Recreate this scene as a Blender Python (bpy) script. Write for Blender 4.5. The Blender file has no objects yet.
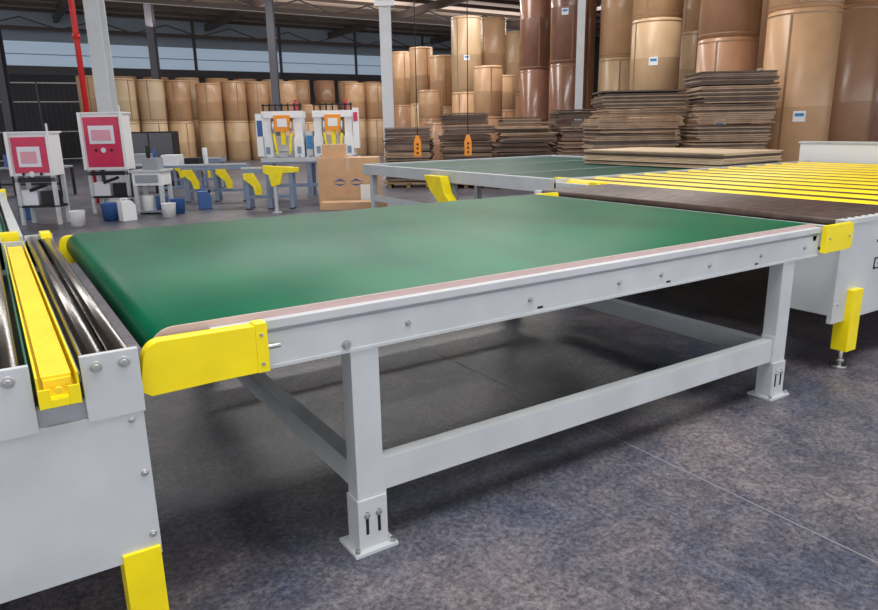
import bpy, bmesh, math, random
from mathutils import Vector, Matrix
random.seed(7)
scn=bpy.context.scene
try:
    scn.view_settings.view_transform='Standard'
    scn.view_settings.look='None'
except Exception: pass

# ---------------------------------------------------------------- materials
def srgb(c):
    return tuple(((x/255.0)/12.92 if x/255.0<=0.04045 else ((x/255.0+0.055)/1.055)**2.4) for x in c)+(1,)
MATS={}
def mat(name,col,rough=.5,metal=0,var=0.0,scale=8,bump=0,bscale=60,stretch=(1,1,1),emit=0,coat=0,spec=None,objvar=0):
    if name in MATS: return MATS[name]
    m=bpy.data.materials.new(name);m.use_nodes=True;nt=m.node_tree;N=nt.nodes;L=nt.links
    b=N['Principled BSDF'];c=srgb(col)
    b.inputs['Base Color'].default_value=c;b.inputs['Roughness'].default_value=rough;b.inputs['Metallic'].default_value=metal
    if spec is not None: b.inputs['Specular IOR Level'].default_value=spec
    if coat: b.inputs['Coat Weight'].default_value=coat;b.inputs['Coat Roughness'].default_value=.15
    tc=N.new('ShaderNodeTexCoord');mp=N.new('ShaderNodeMapping');mp.inputs['Scale'].default_value=stretch
    L.new(tc.outputs['Object'],mp.inputs[0])
    if var:
        n=N.new('ShaderNodeTexNoise');n.inputs['Scale'].default_value=scale;n.inputs['Detail'].default_value=6
        L.new(mp.outputs[0],n.inputs['Vector'])
        r=N.new('ShaderNodeValToRGB');r.color_ramp.elements[0].position=.3;r.color_ramp.elements[1].position=.7
        r.color_ramp.elements[0].color=tuple(x*(1-var) for x in c[:3])+(1,)
        r.color_ramp.elements[1].color=tuple(min(1,x*(1+var)) for x in c[:3])+(1,)
        L.new(n.outputs[0],r.inputs[0]);out=r.outputs[0]
        if objvar:
            oi=N.new('ShaderNodeObjectInfo');mr=N.new('ShaderNodeMapRange')
            mr.inputs['To Min'].default_value=1-objvar;mr.inputs['To Max'].default_value=1+objvar*.6
            L.new(oi.outputs['Random'],mr.inputs['Value'])
            hs=N.new('ShaderNodeHueSaturation');L.new(mr.outputs[0],hs.inputs['Value']);L.new(out,hs.inputs['Color']);out=hs.outputs[0]
        L.new(out,b.inputs['Base Color'])
    if bump:
        n2=N.new('ShaderNodeTexNoise');n2.inputs['Scale'].default_value=bscale;n2.inputs['Detail'].default_value=4
        L.new(mp.outputs[0],n2.inputs['Vector'])
        bp=N.new('ShaderNodeBump');bp.inputs['Strength'].default_value=bump;bp.inputs['Distance'].default_value=.01
        L.new(n2.outputs[0],bp.inputs['Height']);L.new(bp.outputs[0],b.inputs['Normal'])
    if emit:
        b.inputs['Emission Color'].default_value=c;b.inputs['Emission Strength'].default_value=emit
    MATS[name]=m;return m
GREY=mat('painted_steel_grey',(191,196,200),.45,0,.08,4)
GREY2=mat('painted_steel_grey_dark',(150,155,162),.5,0,.08,5)
YEL=mat('yellow_paint',(250,226,8),.38,0,.07,6)
YEL2=mat('yellow_roller_sleeve',(250,216,40),.45,0,.08,4)
BELT=mat('green_pvc_belt',(4,92,64),.36,0,.24,2.4,.06,90,(1,.5,1),spec=.14)
BELTE=mat('belt_edge',(196,172,168),.6)
GBELT=mat('green_dark_belt',(26,76,66),.4,0,.2,2,spec=.12)
CHROME=mat('chrome_roller',(165,160,156),.2,1,.15,6,0,60,(1,.2,1))
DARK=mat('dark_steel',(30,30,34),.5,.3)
BLACK=mat('black_rubber',(14,14,16),.6)
BRNR=mat('brown_roller',(78,62,56),.4,.2,.35,9)
ZINC=mat('zinc_bolt',(190,190,188),.28,.9)
RED=mat('red_panel',(205,38,84),.35,0,.1,4)
REDP=mat('red_pipe_paint',(205,30,30),.45)
WHITE=mat('white_paint',(232,234,236),.4)
WSCR=mat('white_screen',(225,225,235),.3)
ORANGE=mat('orange_paint',(244,150,30),.4)
BLUE=mat('blue_paint',(52,92,150),.4)
BLUEL=mat('blue_grey_paint',(128,146,174),.45)
PINK=mat('pink_screen',(222,160,176),.5)
CARD=mat('cardboard',(208,168,130),.8,0,.08,5)
CARDL=mat('cardboard_light',(208,184,154),.8,0,.1,3)
CARDG=mat('cardboard_stack_grey',(146,124,110),.85,0,.22,4)
CARDD=mat('cardboard_stack_dark',(100,86,78),.85,0,.18,4)
CARDT=mat('cardboard_stack_tan',(166,140,118),.85,0,.2,4)
PAPERW=mat('label_white',(236,238,240),.5)
LBLUE=mat('label_blue',(60,130,190),.5)
K=[mat('kraft_light',(204,172,134),.42,0,.08,2,coat=.2,objvar=.12),mat('kraft_tan',(190,150,112),.4,0,.09,2,coat=.2,objvar=.14),
   mat('kraft_brown',(166,124,94),.38,0,.1,2,coat=.4,objvar=.14),mat('kraft_red_brown',(134,94,76),.3,0,.14,2,coat=.7,objvar=.1),mat('kraft_pale',(206,182,148),.5,0,.05,2)]
TAPE=mat('kraft_wrap_tape',(150,116,84),.3)
CORE=mat('roll_core',(70,50,38),.8)
WOOD=mat('pallet_wood',(150,120,84),.8,0,.2,6)
ROOFM=mat('roof_sheet',(188,172,160),.7,0,.12,1)
TRUSS=mat('truss_steel',(86,76,72),.6)
COLM=mat('column_paint',(206,210,214),.5,0,.05,3)
COLD=mat('column_dark',(84,84,92),.5)
WALLB=mat('wall_cladding_blue_white',(166,182,198),.6,0,.05,.5)
WALLD=mat('wall_lower_dark',(70,70,76),.7,0,.15,.6)
WINM=mat('window_daylight',(176,196,216),.4,emit=.42)

def floor_mat():
    m=bpy.data.materials.new('concrete_floor');m.use_nodes=True;nt=m.node_tree;N=nt.nodes;L=nt.links
    b=N['Principled BSDF'];tc=N.new('ShaderNodeTexCoord')
    def noise(sc,det,ro,p0,p1,c0,c1,dist=0):
        n=N.new('ShaderNodeTexNoise');n.inputs['Scale'].default_value=sc;n.inputs['Detail'].default_value=det;n.inputs['Roughness'].default_value=ro;n.inputs['Distortion'].default_value=dist
        L.new(tc.outputs['Object'],n.inputs['Vector'])
        r=N.new('ShaderNodeValToRGB');r.color_ramp.elements[0].position=p0;r.color_ramp.elements[1].position=p1
        r.color_ramp.elements[0].color=c0;r.color_ramp.elements[1].color=c1
        L.new(n.outputs[0],r.inputs[0]);return n,r
    def mul(a,c):
        mx=N.new('ShaderNodeMixRGB');mx.blend_type='MULTIPLY';mx.inputs[0].default_value=1
        L.new(a,mx.inputs[1]);L.new(c,mx.inputs[2]);return mx.outputs[0]
    n,r=noise(.8,10,.72,.36,.64,srgb((68,78,98)),srgb((124,118,120)),.5)
    n2,r2=noise(42,9,.85,.41,.59,(.36,.36,.40,1),(1.45,1.42,1.40,1))
    n3,r3=noise(4.0,10,.82,.42,.58,(.62,.62,.68,1),(1.16,1.14,1.12,1),1.5)
    o=mul(mul(r.outputs[0],r2.outputs[0]),r3.outputs[0])
    L.new(o,b.inputs['Base Color'])
    b.inputs['Roughness'].default_value=.36
    bp=N.new('ShaderNodeBump');bp.inputs['Strength'].default_value=.3;bp.inputs['Distance'].default_value=.006
    L.new(n2.outputs[0],bp.inputs['Height']);L.new(bp.outputs[0],b.inputs['Normal'])
    return m
FLOOR=floor_mat()

# ---------------------------------------------------------------- mesh builder
class M:
    def __init__(s,name): s.name=name;s.bm=bmesh.new();s.mats=[]
    def mi(s,m):
        if m not in s.mats: s.mats.append(m)
        return s.mats.index(m)
    def hexa(s,vs,m):
        i=s.mi(m);v=[s.bm.verts.new(p) for p in vs]
        for f in ((0,3,2,1),(4,5,6,7),(0,1,5,4),(1,2,6,5),(2,3,7,6),(3,0,4,7)):
            s.bm.faces.new([v[k] for k in f]).material_index=i
    def box(s,x0,x1,y0,y1,z0,z1,m):
        if x0>x1:x0,x1=x1,x0
        if y0>y1:y0,y1=y1,y0
        s.hexa([(x0,y0,z0),(x1,y0,z0),(x1,y1,z0),(x0,y1,z0),(x0,y0,z1),(x1,y0,z1),(x1,y1,z1),(x0,y1,z1)],m)
    def rbox(s,c,sz,ang,m):
        R=Matrix.Rotation(ang,3,'Z');h=[a/2 for a in sz];c=Vector(c)
        s.hexa([c+R@Vector((a*h[0],b*h[1],z*h[2])) for z in(-1,1) for a,b in((-1,-1),(1,-1),(1,1),(-1,1))],m)
    def beam(s,p0,p1,w,h,m):
        p0=Vector(p0);p1=Vector(p1);d=(p1-p0).normalized();up=Vector((0,0,1))
        if abs(d.z)>.99: up=Vector((0,1,0))
        a=d.cross(up).normalized()*w/2;b=a.cross(d).normalized()*h/2
        s.hexa([p0-a-b,p0+a-b,p1+a-b,p1-a-b,p0-a+b,p0+a+b,p1+a+b,p1-a+b],m)
    def cyl(s,p0,p1,r,m,seg=20,r2=None,cap=True):
        i=s.mi(m);p0=Vector(p0);p1=Vector(p1);d=(p1-p0).normalized()
        a=d.orthogonal().normalized();b=d.cross(a);r2=r if r2 is None else r2
        A=[];B=[]
        for k in range(seg):
            t=2*math.pi*k/seg;o=a*math.cos(t)+b*math.sin(t)
            A.append(s.bm.verts.new(p0+o*r));B.append(s.bm.verts.new(p1+o*r2))
        for k in range(seg):
            f=s.bm.faces.new([A[k],A[(k+1)%seg],B[(k+1)%seg],B[k]]);f.material_index=i;f.smooth=True
        if cap:
            s.bm.faces.new(A[::-1]).material_index=i;s.bm.faces.new(B).material_index=i
    def prism(s,pts,axis,a0,a1,m,smooth=False):
        i=s.mi(m)
        def P(p,a):
            return {'y':(p[0],a,p[1]),'x':(a,p[0],p[1]),'z':(p[0],p[1],a)}[axis]
        A=[s.bm.verts.new(P(p,a0)) for p in pts];B=[s.bm.verts.new(P(p,a1)) for p in pts];n=len(pts)
        for k in range(n):
            f=s.bm.faces.new([A[k],A[(k+1)%n],B[(k+1)%n],B[k]]);f.material_index=i;f.smooth=smooth
        s.bm.faces.new(A[::-1]).material_index=i;s.bm.faces.new(B).material_index=i
    def lathe(s,prof,m,c=(0,0),seg=40):
        i=s.mi(m);rings=[]
        for r,z in prof:
            rings.append([s.bm.verts.new((c[0]+r*math.cos(2*math.pi*k/seg),c[1]+r*math.sin(2*math.pi*k/seg),z)) for k in range(seg)])
        for q in range(len(rings)-1):
            for k in range(seg):
                f=s.bm.faces.new([rings[q][k],rings[q][(k+1)%seg],rings[q+1][(k+1)%seg],rings[q+1][k]]);f.material_index=i
                f.smooth=abs(prof[q][1]-prof[q+1][1])>.1
    def done(s,loc=(0,0,0),rot=0,bevel=0):
        bmesh.ops.recalc_face_normals(s.bm,faces=s.bm.faces)
        me=bpy.data.meshes.new(s.name);s.bm.to_mesh(me);s.bm.free()
        for m in s.mats: me.materials.append(m)
        o=bpy.data.objects.new(s.name,me);scn.collection.objects.link(o);o.location=loc;o.rotation_euler=(0,0,rot)
        if bevel:
            md=o.modifiers.new('bevel','BEVEL');md.width=bevel;md.segments=2;md.limit_method='ANGLE';md.angle_limit=math.radians(50)
        return o
def S(r,D,z=0):  # camera-aligned frame (metres right / metres forward of camera, mostly from image pixels) -> world
    return (-.932+.5405*D+.8413*r,-2.099+.8413*D-.5405*r,z)
ROT=-.571
def arc(cx,cz,r,a0,a1,n):
    return [(cx+r*math.cos(math.radians(a0+(a1-a0)*k/n)),cz+r*math.sin(math.radians(a0+(a1-a0)*k/n))) for k in range(n+1)]
def bolt(b,x,y,z,r=.008,ax='y'):
    b.cyl((x,y,z),(x,y-.003,z),r*1.5,ZINC,16);b.cyl((x,y-.003,z),(x,y-.010,z),r,ZINC,6)

# ---------------------------------------------------------------- main belt conveyor table
b=M('belt_conveyor_table')
RB=.075;XL,XR=-.60,3.03;ZT=.985
prof=arc(XL+RB,ZT-RB,RB,270,90,14)+arc(XR-RB,ZT-RB,RB,90,-90,14)
b.prism(prof,'y',.035,2.44,BELT,True)
b.prism([(x,z) for x,z in arc(XL+RB,ZT-RB,RB+.001,270,90,14)+arc(XR-RB,ZT-RB,RB+.001,90,-90,14)],'y',.029,.036,BELTE,True)
for y0,y1,s in ((0,.028,1),(2.446,2.474,-1)):
    b.box(-.5,3.0,y0,y1,.804,.922,GREY)
    b.box(-.5,3.0,y0+.006,y1-.002,.922,.942,GREY2)
    b.box(-.42,3.0,y0-.008*s if s>0 else y0,y1+.0,.936,.964,GREY)
    b.box(-.5,3.0,y0-.004,y1+.004,.800,.812,GREY)
for x in (.28,.86,1.38,1.66,2.02,2.45,2.86):
    bolt(b,x,0,.865)
bolt(b,.03,0,.83,.012)
for x in (.9,1.7,2.4): b.box(x,x+.03,-.001,.0,.82,.83,BLACK)
legs=((.045,.155),(2.675,2.785))
for x0,x1 in legs:
    for y0,y1 in ((.002,.082),(2.39,2.47)):
        b.box(x0,x1,y0,y1,.17,.803,GREY)
        b.box(x0-.006,x1+.006,y0-.008,y1+.006,.012,.215,GREY)
        b.box(x0-.035,x1+.035,y0-.035,y1+.035,0,.013,GREY)
        for dx in (.03,.08):
            b.box(x0+dx-.006,x0+dx+.006,y0-.0095,y0-.007,.07,.165,BLACK)
            bolt(b,x0+dx,y0-.008,.15,.009)
        bolt_y=y0-.02
        for xx in (x0-.02,x1+.02):
            b.cyl((xx,bolt_y,.013),(xx,bolt_y,.03),.01,ZINC,8)
    b.box(x0+.02,x1-.02,.082,2.39,.225,.325,GREY)
    b.box(x0+.02,x1-.02,.028,2.446,.76,.80,GREY2)
for y0 in (.012,2.40):
    b.box(.155,2.675,y0,y0+.06,.224,.352,GREY)
    b.box(.155,.165,y0-.01,y0+.07,.205,.372,GREY);b.box(2.665,2.675,y0-.01,y0+.07,.205,.372,GREY)
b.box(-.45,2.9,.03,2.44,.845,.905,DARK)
for x in (XL+RB,XR-RB): b.cyl((x,.0,ZT-RB),(x,2.47,ZT-RB),.02,ZINC,16)
for y0,y1 in ((-.05,-.001),(2.475,2.53)):
    pf=[(-.268,.812),(-.268,.962),(-.33,.966)]+arc(-.575,.912,.058,80,170,8)+[(-.645,.85),(-.645,.825),(-.62,.808),(-.42,.812)]
    b.prism(pf,'y',y0,y1,YEL)
    b.box(-.30,-.262,y0-.003,y1,.812,.972,YEL)
    pf=[(3.0,.82),(3.0,.975),(3.28,.975),(3.29,.965),(3.29,.84),(3.275,.82)]
    b.prism(pf,'y',y0+.01,y1-.012,YEL)
b.cyl((-.262,-.03,.885),(-.215,-.03,.885),.008,ZINC,12)
for z in (.935,.84): b.cyl((-.283,-.053,z),(-.283,-.057,z),.006,ZINC,10)
b.cyl((3.04,-.04,.9),(3.04,-.046,.9),.007,ZINC,10);b.cyl((3.25,-.04,.9),(3.25,-.046,.9),.007,ZINC,10)
b.done(bevel=.003)

# ---------------------------------------------------------------- left roller transfer conveyor
b=M('roller_transfer_conveyor')
xL=-2.6
b.box(xL,-.655,-.10,-.08,.33,.80,GREY)
b.box(-.67,-.655,-.08,2.6,.33,.80,GREY2)
b.box(xL,-.66,2.6,2.62,.33,.95,GREY)
def plate(x0,x1):
    b.box(x0,x1,-.105,-.085,.79,.978,GREY);b.box(x0,x1,2.60,2.62,.79,.978,GREY)
plate(-.797,-.650)
plate(-1.14,-.915);plate(-1.5,-1.26);plate(-1.86,-1.62);plate(-2.22,-1.98)
b.box(xL,-.66,-.085,-.06,.79,.85,GREY2)
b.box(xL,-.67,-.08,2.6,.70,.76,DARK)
rx=[-.690,-.760,-.965,-1.04,-1.115,-1.29,-1.365,-1.44,-1.66,-1.74,-1.82,-2.03,-2.12]
for x in rx:
    b.cyl((x,-.085,.945),(x,2.6,.945),.030,CHROME,24)
    b.cyl((x,-.09,.945),(x,-.07,.945),.026,BLACK,16)
    b.cyl((x,-.105,.945),(x,-.109,.945),.016,ZINC,16);b.cyl((x,-.109,.945),(x,-.118,.945),.010,ZINC,6)
for cx in (-.856,-1.2,-1.56):
    b.box(cx-.050,cx-.044,-.13,2.55,.86,.950,YEL);b.box(cx+.044,cx+.050,-.13,2.55,.86,.950,YEL)
    b.box(cx-.050,cx+.050,-.13,2.55,.872,.884,YEL)
    b.box(cx-.034,cx+.034,-.10,2.5,.884,.930,YEL2)
    for k in range(130):
        y=-.09+k*.0198
        b.box(cx-.036,cx+.036,y,y+.015,.930,.938,YEL2)
    b.box(cx-.050,cx-.02,-.132,-.126,.862,.915,YEL);b.box(cx+.02,cx+.050,-.132,-.126,.862,.915,YEL)
    b.box(cx-.02,cx+.02,-.132,-.126,.862,.885,YEL)
    b.box(cx-.064,cx-.057,-.08,2.55,.90,.940,BELT)
    b.box(cx+.055,cx+.058,-.08,2.55,.90,.925,GREY2)
    b.cyl((cx,-.128,.905),(cx,-.118,.905),.010,YEL2,12)
for z in (.60,): bolt(b,-.675,-.1,z,.007)
bolt(b,-.69,-.1,.77,.006);bolt(b,-.675,-.1,.40,.007)
for x in (-.765,-2.3):
    for y in (-.112,2.4):
        b.box(x,x+.105,y,y+.12,.1,.36,YEL);b.box(x+.01,x+.095,y+.01,y+.11,0.02,.1,YEL)
        b.box(x-.02,x+.125,y-.02,y+.14,0,.02,ZINC)
b.box(-.72,-.665,2.45,2.60,.97,1.0,YEL)
b.done(bevel=.002)

b=M('belt_conveyor_infeed')
b.prism(arc(-2.2,.90,.07,270,90,8)+arc(-.95,.90,.07,90,-90,8),'y',2.80,6.6,BELT,True)
b.box(-2.2,-.9,2.72,2.78,.78,.95,GREY);b.box(-2.2,-.9,6.62,6.68,.78,.95,GREY)
b.box(-.86,-.80,2.72,6.68,.78,.965,GREY)
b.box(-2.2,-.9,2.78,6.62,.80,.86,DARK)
for x in (-2.1,-.95):
    for y in (2.8,6.5): b.box(x,x+.09,y,y+.09,0,.80,GREY)
b.box(-.95,-.82,2.70,2.78,.88,.99,YEL);b.box(-.9,-.78,6.6,6.72,.88,.99,YEL)
b.done(bevel=.003)

# ---------------------------------------------------------------- right conveyor with yellow rollers
b=M('yellow_roller_conveyor')
X0,X1,Y0,Y1=3.31,9.1,.03,3.55
b.box(X0,X1,Y0,Y0+.03,.33,.955,GREY)
b.box(X0,X1,Y0-.01,Y0+.05,.945,.975,GREY)
b.box(X0,X0+.03,Y0+.03,.36,.38,.80,GREY)
b.box(X0,X0+.04,Y0+.03,2.8,.78,.93,GREY)
b.box(X0,4.25,2.8,2.84,.60,.965,GREY)
b.box(4.2,4.25,2.8,Y1,.60,.95,GREY)
b.box(4.2,X1,Y1-.03,Y1,.60,.985,GREY)
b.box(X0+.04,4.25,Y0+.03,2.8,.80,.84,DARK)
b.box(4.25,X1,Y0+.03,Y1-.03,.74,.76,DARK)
for k in range(11):
    x=X0+.09+k*.082
    b.cyl((x,Y0+.03,.945),(x,2.8,.945),.034,BRNR,16)
x=4.42
while x<9.0:
    b.cyl((x,Y0+.06,.88),(x,Y1-.035,.88),.10,YEL2,40)
    b.cyl((x,Y0+.03,.88),(x,Y0+.06,.88),.05,DARK,16)
    b.box(x+.15,x+.25,Y0+.04,Y1-.04,.90,.968,BRNR)
    x+=.40
b.box(4.12,4.25,2.84,2.95,.93,.99,YEL)
for x in (3.46,6.2,8.8):
    for y in (-.01,3.3):
        b.box(x,x+.115,y,y+.10,.13,.53,YEL)
        b.cyl((x+.06,y+.06,.015),(x+.06,y+.06,.13),.014,ZINC,12);b.cyl((x+.06,y+.06,0),(x+.06,y+.06,.02),.045,ZINC,16)
        b.cyl((x+.06,y+.06,.04),(x+.06,y+.06,.06),.024,ZINC,6)
for z in (.9,.45): bolt(b,3.36,.03,z,.008)
for x in (3.9,4.6): bolt(b,x,.03,.9,.008)
b.box(3.74,3.84,.027,.03,.80,.815,DARK);b.box(3.783,3.797,.027,.03,.73,.80,DARK)
b.box(3.74,3.755,.027,.03,.625,.70,DARK);b.box(3.74,3.83,.027,.03,.69,.70,DARK);b.box(3.74,3.83,.027,.03,.625,.635,DARK);b.box(3.79,3.83,.027,.03,.655,.665,DARK)
b.done(bevel=.002)
b=M('conveyor_side_guard')
b.box(9.2,9.32,-1.0,3.75,.85,1.24,WHITE);b.box(9.18,9.34,-1.0,3.77,1.22,1.25,GREY)
for y in (-.9,1.4,3.6): b.box(9.22,9.30,y,y+.08,0,.85,GREY)
b.done(bevel=.004)

# ---------------------------------------------------------------- far conveyor carrying sheets
b=M('belt_conveyor_outfeed')
OY0,OY1=3.65,9.0
b.box(4.75,9.1,OY0+.07,OY1,.86,.90,GBELT)
b.box(4.68,4.76,OY0,OY1,.76,.93,GREY);b.box(9.06,9.14,OY0,OY1,.76,.93,GREY)
b.box(4.68,9.14,OY0,OY0+.07,.76,.93,GREY);b.box(4.68,9.14,OY1,OY1+.07,.76,.93,GREY)
for y in (5.5,7.3): b.box(4.76,9.06,y,y+.03,.90,.908,GREY2)
for x in (4.73,7.0,8.98):
    for y in (3.75,6.3,8.8): b.box(x,x+.1,y,y+.1,0,.76,GREY)
b.box(4.75,4.81,3.8,8.8,.3,.4,GREY)
b.box(4.60,4.68,3.6,4.0,.80,.96,YEL)
b.prism([(5.75,.28),(6.05,.28),(6.6,.66),(6.75,.86),(6.3,.86),(6.2,.62)],'x',4.52,4.66,YEL)
b.done(bevel=.004)

def stack(name,c,w,d,z0,z1,ang,m,th=.018,jit=.02,groups=None,pallet=False,lean=0):
    b=M(name);z=z0;gx=gy=0;ga=0;n=0;nxt=0;gm=m
    if pallet:
        for k in (-1,0,1): b.rbox((c[0]+k*w*.4*math.cos(ang),c[1]+k*w*.4*math.sin(ang),z0+.05),(.1,d,.1),ang,WOOD)
        b.rbox((c[0],c[1],z0+.12),(w*1.04,d*1.04,.04),ang,WOOD);z=z0+.14
    ca,sa=math.cos(ang),math.sin(ang)
    while z<z1:
        if groups and n>=nxt:
            gx=random.uniform(-1,1)*jit*3+lean*(z-z0);gy=random.uniform(-1,1)*jit*3;ga=random.uniform(-.09,.09)
            z+=.022;nxt=n+random.randint(max(2,groups-3),groups+3);gm=random.choice([m,m,CARDG,CARDT])
        ox=gx+random.uniform(-jit,jit);oy=gy+random.uniform(-jit,jit)
        b.rbox((c[0]+ox*ca-oy*sa,c[1]+ox*sa+oy*ca,z+th/2),(w*random.uniform(.92,1),d*random.uniform(.97,1),th*.80),ang+ga+random.uniform(-.015,.015),gm if random.random()<.7 else CARDD)
        z+=th;n+=1
    return b.done()
stack('cardboard_sheet_stack',(8.25,5.2),1.45,2.7,.914,1.13,0,CARDL,.02,.012)
stack('cardboard_stack',S(4.05,14.6)[:2],1.7,1.1,0,2.12,ROT,CARDT,.035,.03,7,True)
stack('cardboard_stack',S(5.70,14.0)[:2],1.45,1.1,0,2.45,ROT-.05,CARDT,.035,.03,9,True,.03)
stack('cardboard_stack',S(-.75,19)[:2],1.25,1.1,0,1.52,ROT,CARDG,.035,.02,8,True)
stack('cardboard_stack',S(.75,18.5)[:2],1.35,1.1,0,1.55,ROT,CARDG,.035,.04,6,True)
stack('cardboard_stack',S(.9,20.5)[:2],1.3,1.1,0,1.9,ROT,CARDD,.035,.03,6,True)
stack('cardboard_stack',S(2.2,18)[:2],1.4,1.1,0,1.6,ROT,CARDG,.035,.04,5,True)
stack('cardboard_stack',S(3.6,17.6)[:2],1.1,1.1,0,1.45,ROT,CARDG,.035,.03,5,True)
stack('cardboard_stack',S(2.4,20.5)[:2],1.1,1.1,0,1.75,ROT,CARDG,.035,.03,5,True)
stack('cardboard_stack',S(3.9,20.5)[:2],1.1,1.1,0,1.9,ROT,CARDD,.035,.03,5,True)

# ---------------------------------------------------------------- kraft paper rolls
def roll(x,y,z0,h,R,m,label=False):
    b=M('kraft_paper_roll')
    e=.02
    prof=[(.06,e),(.06,h-.03),(.10,h-.03),(.10,h-.004),(R*.5,h),(R-e,h),(R,h-e)]
    prof+=[(R,h*.5+.01),(R+.002,h*.5),(R,h*.5-.01),(R,e),(R-e,0),(.06,0),(.06,e)]
    b.lathe(prof,m,seg=44)
    b.lathe([(.055,0.01),(.055,h-.02)],CORE,seg=16)
    b.lathe([(R+.003,h-.10),(R+.004,h-.07)],TAPE,seg=44);b.lathe([(R+.003,.07),(R+.004,.10)],TAPE,seg=44)
    face=math.atan2(-2.1-y,-.93-x)
    a=face+random.uniform(-1.1,1.1);c=Vector((math.cos(a),math.sin(a),0))*(R+.001)
    b.rbox((c.x,c.y,h*.5),(.008,.045,h*.94),a,TAPE)
    if label:
        ang=face+random.uniform(-.3,.5)
        c=Vector((math.cos(ang),math.sin(ang),0))*(R+.006)
        b.rbox((c.x,c.y,h*.45),(.012,.22,.2),ang,PAPERW);c*=1.012
        b.rbox((c.x,c.y,h*.45+.03),(.008,.16,.06),ang,LBLUE)
    b.done((x,y,z0))
def tower(r,D,tops,R=.62,ms=(1,),label=False):
    x,y,_=S(r,D);z=0
    for i,h in enumerate(tops):
        roll(x,y,z,h,R,K[ms[i%len(ms)]],label);z+=h
tower(7.28,14.5,(3.6,2.6),.66,(1,1),True)
tower(6.50,16.2,(3.3,2.7),.63,(2,2),True)
tower(10.0,18,(3,3.3),.62,(2,))
tower(9.6,16.2,(3.8,3),.62,(3,3))
tower(8.75,15.4,(3.8,3),.60,(2,2),False)
tower(11.2,17,(2.8,3),.62,(3,))
tower(7.45,21,(2.0,2.0),.62,(0,))
tower(5.75,19,(2.2,1.9,2.4),.62,(1,0),True)
tower(6.05,24,(3.6,3),.62,(0,1))
tower(4.5,24.5,(3.5,3.5),.62,(3,3),True)
tower(3.75,27,(3.5,3.5),.6,(3,3))
tower(9.5,21,(3,4),.62,(2,));tower(8.3,24,(3,4),.62,(1,));tower(11,23,(3,4),.62,(2,))
tower(5.3,27,(3.5,3.5),.62,(2,))
tower(3.64,35,(3,2.8),.6,(1,0));tower(2.7,34,(3.2,3.1),.62,(2,1))
tower(1.31,30,(2.9,2.9),.62,(1,0),True);tower(2.05,28,(1.9,1.85),.56,(2,1))
tower(.35,36,(2.5,2.4),.6,(0,1));tower(-.68,37,(2.7,2.7),.6,(0,1));tower(-1.75,39,(2.7,2.7),.6,(2,1))
tower(5.0,35,(3,3),.6,(1,2));tower(6.4,34,(3,3),.6,(2,));tower(1.4,33.5,(2.6,2.4),.6,(2,1))
tower(-.2,32,(1.9,1.2),.55,(2,1));tower(2.9,31,(2.2,1.4),.55,(2,1));tower(.1,29,(1.7,),.55,(2,))
for k in range(14):
    x=5.0+1.34*k
    if k in (7,8): hs=(1.9,.9)
    elif k%5==3: hs=(2.0,1.8)
    elif k==11: hs=(2.0,1.2)
    else: hs=(2.0,1.95)
    z=0
    for i,h in enumerate(hs):
        roll(x,34.6+.25*((k*7)%3-1),z,h,.60,K[(k*2+i)%2 if k>1 else 4],False);z+=h
for k in range(12):
    x=4.2+1.6*k
    z=0
    for h in (2.1,2.2): roll(x,38.2,z,h,.62,K[(k)%3]);z+=h

# ---------------------------------------------------------------- red and white control machines
def redmachine(r,D,w,h,rot):
    b=M('printing_control_cabinet');d=.4
    b.box(-w/2,w/2,0,d,.85,h,WHITE);b.box(-w/2+.05,w/2-.05,-.02,0,.90,h-.06,RED)
    zc=h-.42
    b.box(-w/2+.14,w/2-.16,-.035,-.02,zc-.14,zc+.20,WSCR);b.box(-w/2+.19,w/2-.22,-.04,-.035,zc-.08,zc+.12,PINK)
    b.cyl((.0,-.04,zc-.26),(0,-.05,zc-.26),.05,WSCR,16)
    for dx in (-.15,.15): b.cyl((dx,-.02,zc-.26),(dx,-.04,zc-.26),.025,DARK,12)
    b.box(-w/2-.03,w/2+.03,-.05,d+.03,h,h+.03,WHITE)
    b.box(-w/2-.03,-w/2+.03,-.05,0,.85,h,WHITE);b.box(w/2-.03,w/2+.03,-.05,0,.85,h,WHITE)
    b.cyl((w/2-.1,.2,h+.03),(w/2-.1,.2,h+.16),.02,GREY,8)
    for sx in (-w/2,w/2-.06):
        for sy in (0,d-.06): b.box(sx,sx+.06,sy,sy+.06,0,.85,GREY)
    b.box(-w/2,w/2,0,d,.30,.34,DARK);b.box(-w/2+.06,-.02,.05,d-.05,.34,.60,WSCR);b.box(.04,w/2-.08,.05,d-.05,.34,.58,DARK)
    b.box(-w/2,w/2,.0,.05,.74,.82,DARK);b.cyl((-.1,.0,.6),(.2,.0,.7),.03,BLACK,10)
    b.done(S(r,D),rot,.006)
redmachine(-6.42,13.7,.78,1.90,ROT+.02)
redmachine(-6.95,12.1,.68,1.56,ROT+.04)
b=M('ink_pump_unit')
b.box(-.28,.28,0,.5,.55,.8,WHITE);b.box(-.22,.22,-.02,0,.6,.75,GREY2);b.box(-.32,.32,-.05,.55,.8,.84,GREY)
for sx in (-.28,.21):
    for sy in (0,.43): b.box(sx,sx+.07,sy,sy+.07,0,.55,GREY)
b.cyl((-.1,.2,.06),(-.1,.2,.35),.11,WHITE);b.cyl((.14,.25,.06),(.14,.25,.33),.11,BLUE)
b.box(-.28,.28,0,.5,.03,.06,GREY2);b.box(-.1,.2,.1,.4,.84,1.06,GREY2);b.cyl((0,.2,1.06),(0,.2,1.3),.04,DARK)
b.done(S(-5.55,13.4),ROT,.005)
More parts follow.
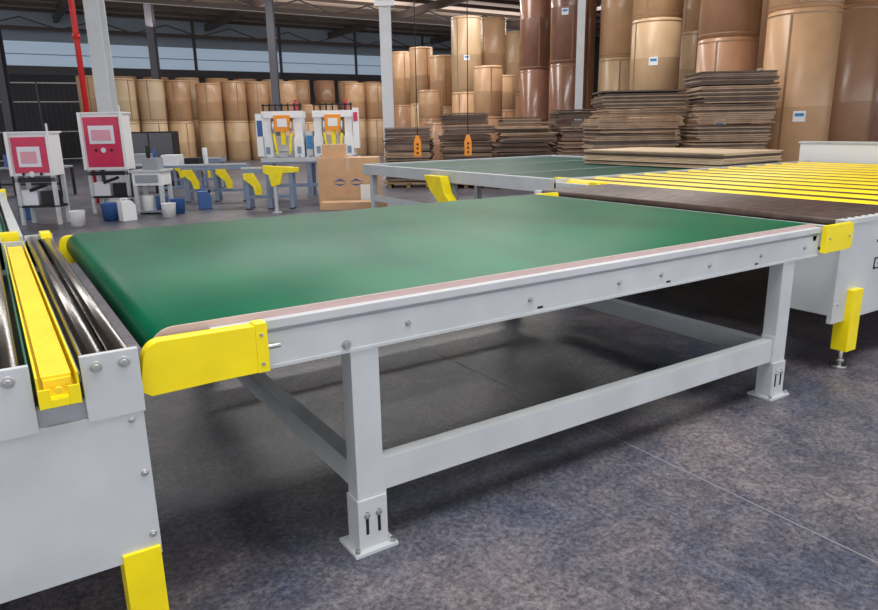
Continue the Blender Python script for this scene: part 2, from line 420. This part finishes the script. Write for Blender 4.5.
def bucket(r,D,c1,c2,s=1):
    b=M('ink_bucket')
    b.lathe([(.0,0),(.11*s,0),(.13*s,.24*s),(.135*s,.26*s),(.12*s,.26*s),(.11*s,.02),(0,.02)],c1,seg=24);b.lathe([(.0,.22*s),(.12*s,.22*s)],c2,seg=24)
    b.done(S(r,D))
bucket(-5.0,12.9,WHITE,BLUE);bucket(-5.95,12.6,BLUE,WHITE,1.2);bucket(-5.05,13.5,BLUE,WHITE,1.1);bucket(-6.2,11.9,WHITE,RED)
def can(r,D,m,rot):
    b=M('plastic_jerrycan')
    b.prism([(-.13,0),(.13,0),(.13,.27),(.06,.36),(-.13,.36)],'y',-.09,.09,m)
    b.cyl((.09,0,.32),(.12,0,.38),.03,BLACK,12);b.beam((-.11,0,.40),(.03,0,.40),.02,.02,m);b.beam((-.10,0,.35),(-.10,0,.41),.02,.02,m);b.beam((.02,0,.35),(.02,0,.41),.02,.02,m)
    b.done(S(r,D),rot,.01)
can(-5.6,12.5,WHITE,.3);can(-4.75,14.2,BLUE,-.2);can(-7.7,13.0,BLUE,.1);can(-7.4,11.2,WHITE,-.8)
b=M('electrical_cabinet')
b.box(-.7,.7,0,.5,.08,1.55,DARK);b.box(-.68,-.02,-.02,0,.14,1.5,COLD);b.box(.02,.68,-.02,0,.14,1.5,COLD);b.box(-.7,.7,.02,.48,0,.08,BLACK)
b.box(-.08,-.05,-.05,-.02,.7,.9,BLACK);b.box(.05,.08,-.05,-.02,.7,.9,BLACK)
b.done(S(-8.3,20.5),ROT,.006)
b=M('worktable')
b.box(-.6,.6,0,.7,.7,.75,BLUEL)
for sx in (-.6,.54):
    for sy in (0,.64): b.box(sx,sx+.06,sy,sy+.06,0,.7,BLUEL)
b.box(-.5,-.1,.1,.5,.75,1.0,WHITE);b.box(.05,.4,.1,.5,.75,.92,DARK);b.cyl((.5,.3,.75),(.5,.3,1.15),.06,WHITE)
b.box(-.6,.6,.02,.06,.2,.26,BLUEL)
b.done(S(-6.1,16.8),ROT,.005)
b=M('worktable')
b.box(-.7,.7,0,.7,.7,.75,GREY)
for sx in (-.7,.64):
    for sy in (0,.64): b.box(sx,sx+.06,sy,sy+.06,0,.7,DARK)
b.box(-.5,-.05,.1,.5,.75,1.15,DARK);b.box(.1,.5,.1,.5,.75,1.0,GREY2);b.cyl((.6,.3,.75),(.6,.3,1.1),.05,BLUE)
b.done(S(-7.9,18.0),ROT,.005)
b=M('worktable')
b.box(-.8,.8,0,.7,.7,.75,GREY2)
for sx in (-.8,.74):
    for sy in (0,.64): b.box(sx,sx+.06,sy,sy+.06,0,.7,DARK)
b.box(-.6,-.25,.1,.5,.75,1.05,BLUE);b.box(-.1,.25,.1,.5,.75,1.2,DARK);b.cyl((.5,.3,.75),(.5,.3,1.0),.12,YEL);b.box(-.8,.8,.0,.05,.3,.35,DARK)
b.done(S(-10.2,17.5),ROT,.005)

# ---------------------------------------------------------------- small belt conveyors with yellow guards
def minibelt(r,D,rot,L=.75,n=2):
    b=M('small_belt_conveyor')
    b.box(-L,L,0,.5,.70,.80,BLUEL);b.box(-L+.02,L-.02,.03,.47,.80,.815,DARK);b.box(-L,L,-.01,.01,.80,.84,GREY)
    for sx in (-L+.05,-.03,L-.12):
        for sy in (.02,.42): b.box(sx,sx+.07,sy,sy+.06,0,.70,BLUEL)
        b.box(sx-.02,sx+.09,-.0,.10,0,.02,DARK)
    b.box(-L+.1,L-.1,.02,.07,.22,.28,BLUEL)
    for k in range(n):
        sx=-L+.05+k*L
        b.prism([(sx,.72),(sx+.2,.72),(sx+.34,.44),(sx+.34,.30),(sx+.22,.30),(sx+.18,.46),(sx,.62)],'y',-.10,-.02,YEL)
    b.done(S(r,D),rot,.006)
minibelt(-4.95,15.6,ROT+.1,.72,2)
minibelt(-3.35,13.9,ROT+.05,.52,1)
minibelt(-6.6,19.3,ROT,.7,2)
b=M('yellow_drive_guard')
b.prism([(-.32,.90),(.34,.85),(.34,.77),(.05,.75),(-.02,.54),(-.18,.50),(-.22,.72),(-.32,.76)],'y',0,.12,YEL)
b.box(-.15,-.09,.03,.09,0,.53,GREY);b.box(-.2,-.04,-.02,.14,0,.02,GREY)
b.done(S(-2.95,13.2),ROT,.006)

# ---------------------------------------------------------------- case forming machine, white / orange
b=M('case_printing_machine')
b.box(-1.1,1.1,0,1.0,.78,.90,BLUEL);b.box(-1.12,1.12,-.02,.02,.82,.92,GREY)
for sx in (-1.05,-.1,.97):
    for sy in (.02,.9): b.box(sx,sx+.09,sy,sy+.09,0,.78,BLUEL)
b.box(-1.0,1.0,.03,.09,.25,.33,BLUEL)
for k in range(9): b.cyl((-1.0+k*.25,.0,.92),(-1.0+k*.25,1.0,.92),.035,GREY2,12)
for cx in (-.60,.55):
    for s in (-1,1):
        b.box(cx+s*.46,cx+s*.24,.1,.75,.92,1.38,WHITE)
        b.box(cx+s*.44,cx+s*.26,.15,.7,1.38,1.85,WHITE)
        b.box(cx+s*.40,cx+s*.31,.085,.1,1.0,1.16,BLUEL)
        b.beam((cx+s*.14,.05,1.0),(cx+s*.20,.05,1.45),.05,.05,YEL)
        b.cyl((cx+s*.2,.05,1.5),(cx+s*.2,.05,1.72),.03,ZINC,12)
    b.box(cx-.46,cx+.46,.1,.75,1.80,1.95,WHITE)
    b.box(cx-.18,cx+.18,.06,.5,1.50,1.86,ORANGE);b.box(cx-.11,cx+.11,.055,.06,1.60,1.78,WHITE)
    b.box(cx-.22,cx+.22,.3,.6,1.05,1.40,WSCR)
    b.box(cx-.26,cx+.26,.2,.7,.92,1.04,GREY)
    b.box(cx-.05,cx+.05,.1,.2,1.2,1.50,YEL)
    b.beam((cx-.45,.2,2.08),(cx+.45,.2,2.08),.04,.03,BLACK)
    for q in range(7): b.cyl((cx-.42+q*.14,.2,1.95),(cx-.42+q*.14,.2,2.12),.018,BLACK,8)
    b.cyl((cx+.3,.3,1.95),(cx+.3,.3,2.2),.03,RED,12)
b.box(-.10,.06,.2,.7,.90,1.5,GREY);b.box(-.09,.05,.19,.2,1.1,1.4,LBLUE)
b.box(1.00,1.14,.1,.4,1.1,2.0,WHITE)
b.box(1.02,1.12,.09,.1,1.7,1.9,RED)
b.box(-1.2,-1.02,.1,.4,.95,1.9,WHITE);b.box(-1.17,-1.05,.09,.1,1.4,1.75,BLUE)
b.done(S(-2.9,16.2),ROT+.05,.006)

def carton(r,D,z,w,d,h,rot,mark=True):
    b=M('cardboard_box')
    b.box(-w/2,w/2,0,d,0,h,CARD);b.box(-w/2,w/2,d/2-.03,d/2+.03,h,h+.002,CARDL)
    b.box(-.03,.03,-.002,0,h*.75,h,CARDL)
    if mark:
        for s in (-1,1):
            b.prism([(s*.02,h*.50),(s*.16,h*.58),(s*.32,h*.50),(s*.16,h*.53)],'y',-.003,0,BLUE)
            b.prism([(s*.02,h*.48),(s*.16,h*.42),(s*.32,h*.48),(s*.16,h*.46)],'y',-.003,0,BLUE)
        b.box(w*.20,w*.46,-.006,0,h*.05,h*.45,PAPERW)
    x,y,_=S(r,D);b.done((x,y,z),rot,.004)
carton(-1.80,14.2,0,1.22,.7,.97,ROT,True)
carton(-2.10,14.35,.973,.45,.4,.26,ROT,False)
carton(-1.65,13.6,0,1.3,.4,.14,ROT,False)

for r,D in ((-.42,16),(.72,16)):
    b=M('crane_pendant_control')
    b.cyl((0,0,.25),(0,0,7.2),.010,DARK,8);b.box(-.08,.08,-.05,.05,-.2,.12,ORANGE)
    b.prism([(-.08,.12),(.08,.12),(.03,.26),(-.03,.26)],'y',-.04,.04,ORANGE)
    for z in (-.12,-.02,.07): b.cyl((0,-.05,z),(0,-.065,z),.025,BLACK,10)
    x,y,_=S(r,D);b.done((x,y,1.10),ROT,.004)

# ---------------------------------------------------------------- building
b=M('floor');b.box(-30,60,-15,60,-.2,0,FLOOR)
J=mat('floor_joint',(140,142,152),.6)
b.done()
b=M('trim_floor_joint')
for x in (1.565,-4.4,7.5,13.5): b.box(x,x+.005,-12,50,0,.0015,J)
for y in (-4.0,12.0,20): b.box(-20,40,y,y+.005,0,.0015,J)
b.done()
YB=48
b=M('wall_back')
b.box(-30,60,YB,YB+.3,0,5.0,WALLD);b.box(-30,60,YB,YB+.3,6.9,9,WALLB)
b.box(-30,60,YB-.02,YB+.3,5.0,5.5,COLD)
for k in range(16): b.box(-30+6*k,-29.8+6*k,YB-.04,YB,0,9,COLD)
b.done()
b=M('window_1');b.box(-30,60,YB+.1,YB+.2,5.5,6.9,WINM)
b.box(-30,60,YB+.02,YB+.1,6.15,6.2,WALLB)
b.done()
b=M('wall_right');b.box(45,45.3,-15,YB,0,9,WALLD);b.done()
b=M('ceiling')
b.box(-30,60,-15,YB+1,8.6,8.75,ROOFM)
for k in range(30): b.box(-30,60,-14+2.1*k,-13.9+2.1*k,8.42,8.6,TRUSS)
b.done()
b=M('roof_truss')
for x in (-14,-5,4,13,22,31,40):
    b.box(x-.12,x+.12,-14,YB,8.0,8.42,TRUSS)
for y in (22,34,46):
    b.box(-30,60,y,y+.2,7.3,7.5,TRUSS)
    x=-30;s=0
    while x<45:
        b.beam((x,y+.1,7.4 if s else 8.0),(x+2,y+.1,8.0 if s else 7.4),.07,.07,TRUSS);x+=2;s=1-s
b.done()
def column(x,y,w,m,name='steel_column'):
    b=M(name);h=w/2
    b.box(-h,h,-h,-h+.03,0,8.0,m);b.box(-h,h,h-.03,h,0,8.0,m);b.box(-.02,.02,-h+.03,h-.03,0,8.0,m)
    b.box(-h-.06,h+.06,-h-.06,h+.06,0,.03,m)
    for a in (-1,1): b.cyl((a*(h+.03),-h-.03,.03),(a*(h+.03),-h-.03,.07),.02,ZINC,8)
    return b,(x,y,0)
for (r,D,w,m) in ((-7.30,16.0,.32,COLM),(-1.45,22,.33,COLM),(-14.2,37,.35,COLD),(-7.96,36,.35,COLD),(-22.6,38,.4,COLD),(4.45,22.3,.2,COLM)):
    bb,l=column(*S(r,D)[:2],w,m);
    if D==22: bb.box(-.3,.3,-.25,-.22,5.0,5.6,PAPERW);bb.box(-.2,.2,-.26,-.25,5.15,5.45,LBLUE)
    bb.done(l,ROT)
b=M('red_fire_pipe')
x,y,_=S(-7.68,15.8);b.cyl((0,0,0),(0,0,8.0),.06,REDP,16)
b.cyl((0,0,1.0),(0,0,1.15),.1,REDP,16);b.cyl((0,0,3.5),(0,0,3.6),.08,REDP,16)
b.done((x,y,0))
b=M('wire_mesh_fence')
for k in range(40): b.cyl((k*.25,0,0),(k*.25,0,4.2),.014,COLD,6)
for z in (.1,1.6,3.2,4.2): b.box(-.1,9.9,-.03,.03,z,z+.06,COLM)
for k in range(5): b.box(k*2.4,k*2.4+.1,-.05,.05,0,4.3,COLD)
b.done(S(-24,38.5),-.1)

# ---------------------------------------------------------------- light
w=bpy.data.worlds.new('World');scn.world=w;w.use_nodes=True
bg=w.node_tree.nodes['Background'];bg.inputs[0].default_value=(.95,.96,1,1);bg.inputs[1].default_value=1.95
def area(x,y,z,sx,sy,e,rot=(0,0,0),col=(1,.98,.95),name='hall_fill_light'):  # by default a fill added under the closed roof, which blocks the sky
    l=bpy.data.lights.new(name,'AREA');l.shape='RECTANGLE';l.size=sx;l.size_y=sy;l.energy=e;l.color=col
    o=bpy.data.objects.new(name,l);scn.collection.objects.link(o);o.location=(x,y,z);o.rotation_euler=rot
area(1,-1,8.2,8,4,950)
area(9,9,8.2,10,2,700)
area(8,19,8.2,24,2,1700)
area(20,29,8.2,26,1.2,1500)
area(12,36,6.6,40,1.0,900,(math.pi,0,0),(1,.93,.86),'ceiling_fill_light')  # upward fill added to brighten the ceiling where world light cannot reach

# ---------------------------------------------------------------- camera
cd=bpy.data.cameras.new('camera');cam=bpy.data.objects.new('camera',cd);scn.collection.objects.link(cam);scn.camera=cam
yaw,pit,rl=-.571,.254,-.018
fw=Vector((-math.sin(yaw)*math.cos(pit),math.cos(yaw)*math.cos(pit),-math.sin(pit)))
rt=Vector((math.cos(yaw),math.sin(yaw),0));up=rt.cross(fw)
r2=rt*math.cos(rl)+up*math.sin(rl);u2=up*math.cos(rl)-rt*math.sin(rl)
R=Matrix((r2,u2,-fw)).transposed()
cam.matrix_world=Matrix.Translation((-.932,-2.099,1.56))@R.to_4x4()
cd.sensor_width=36;cd.lens=689.36/878*36;cd.clip_end=300
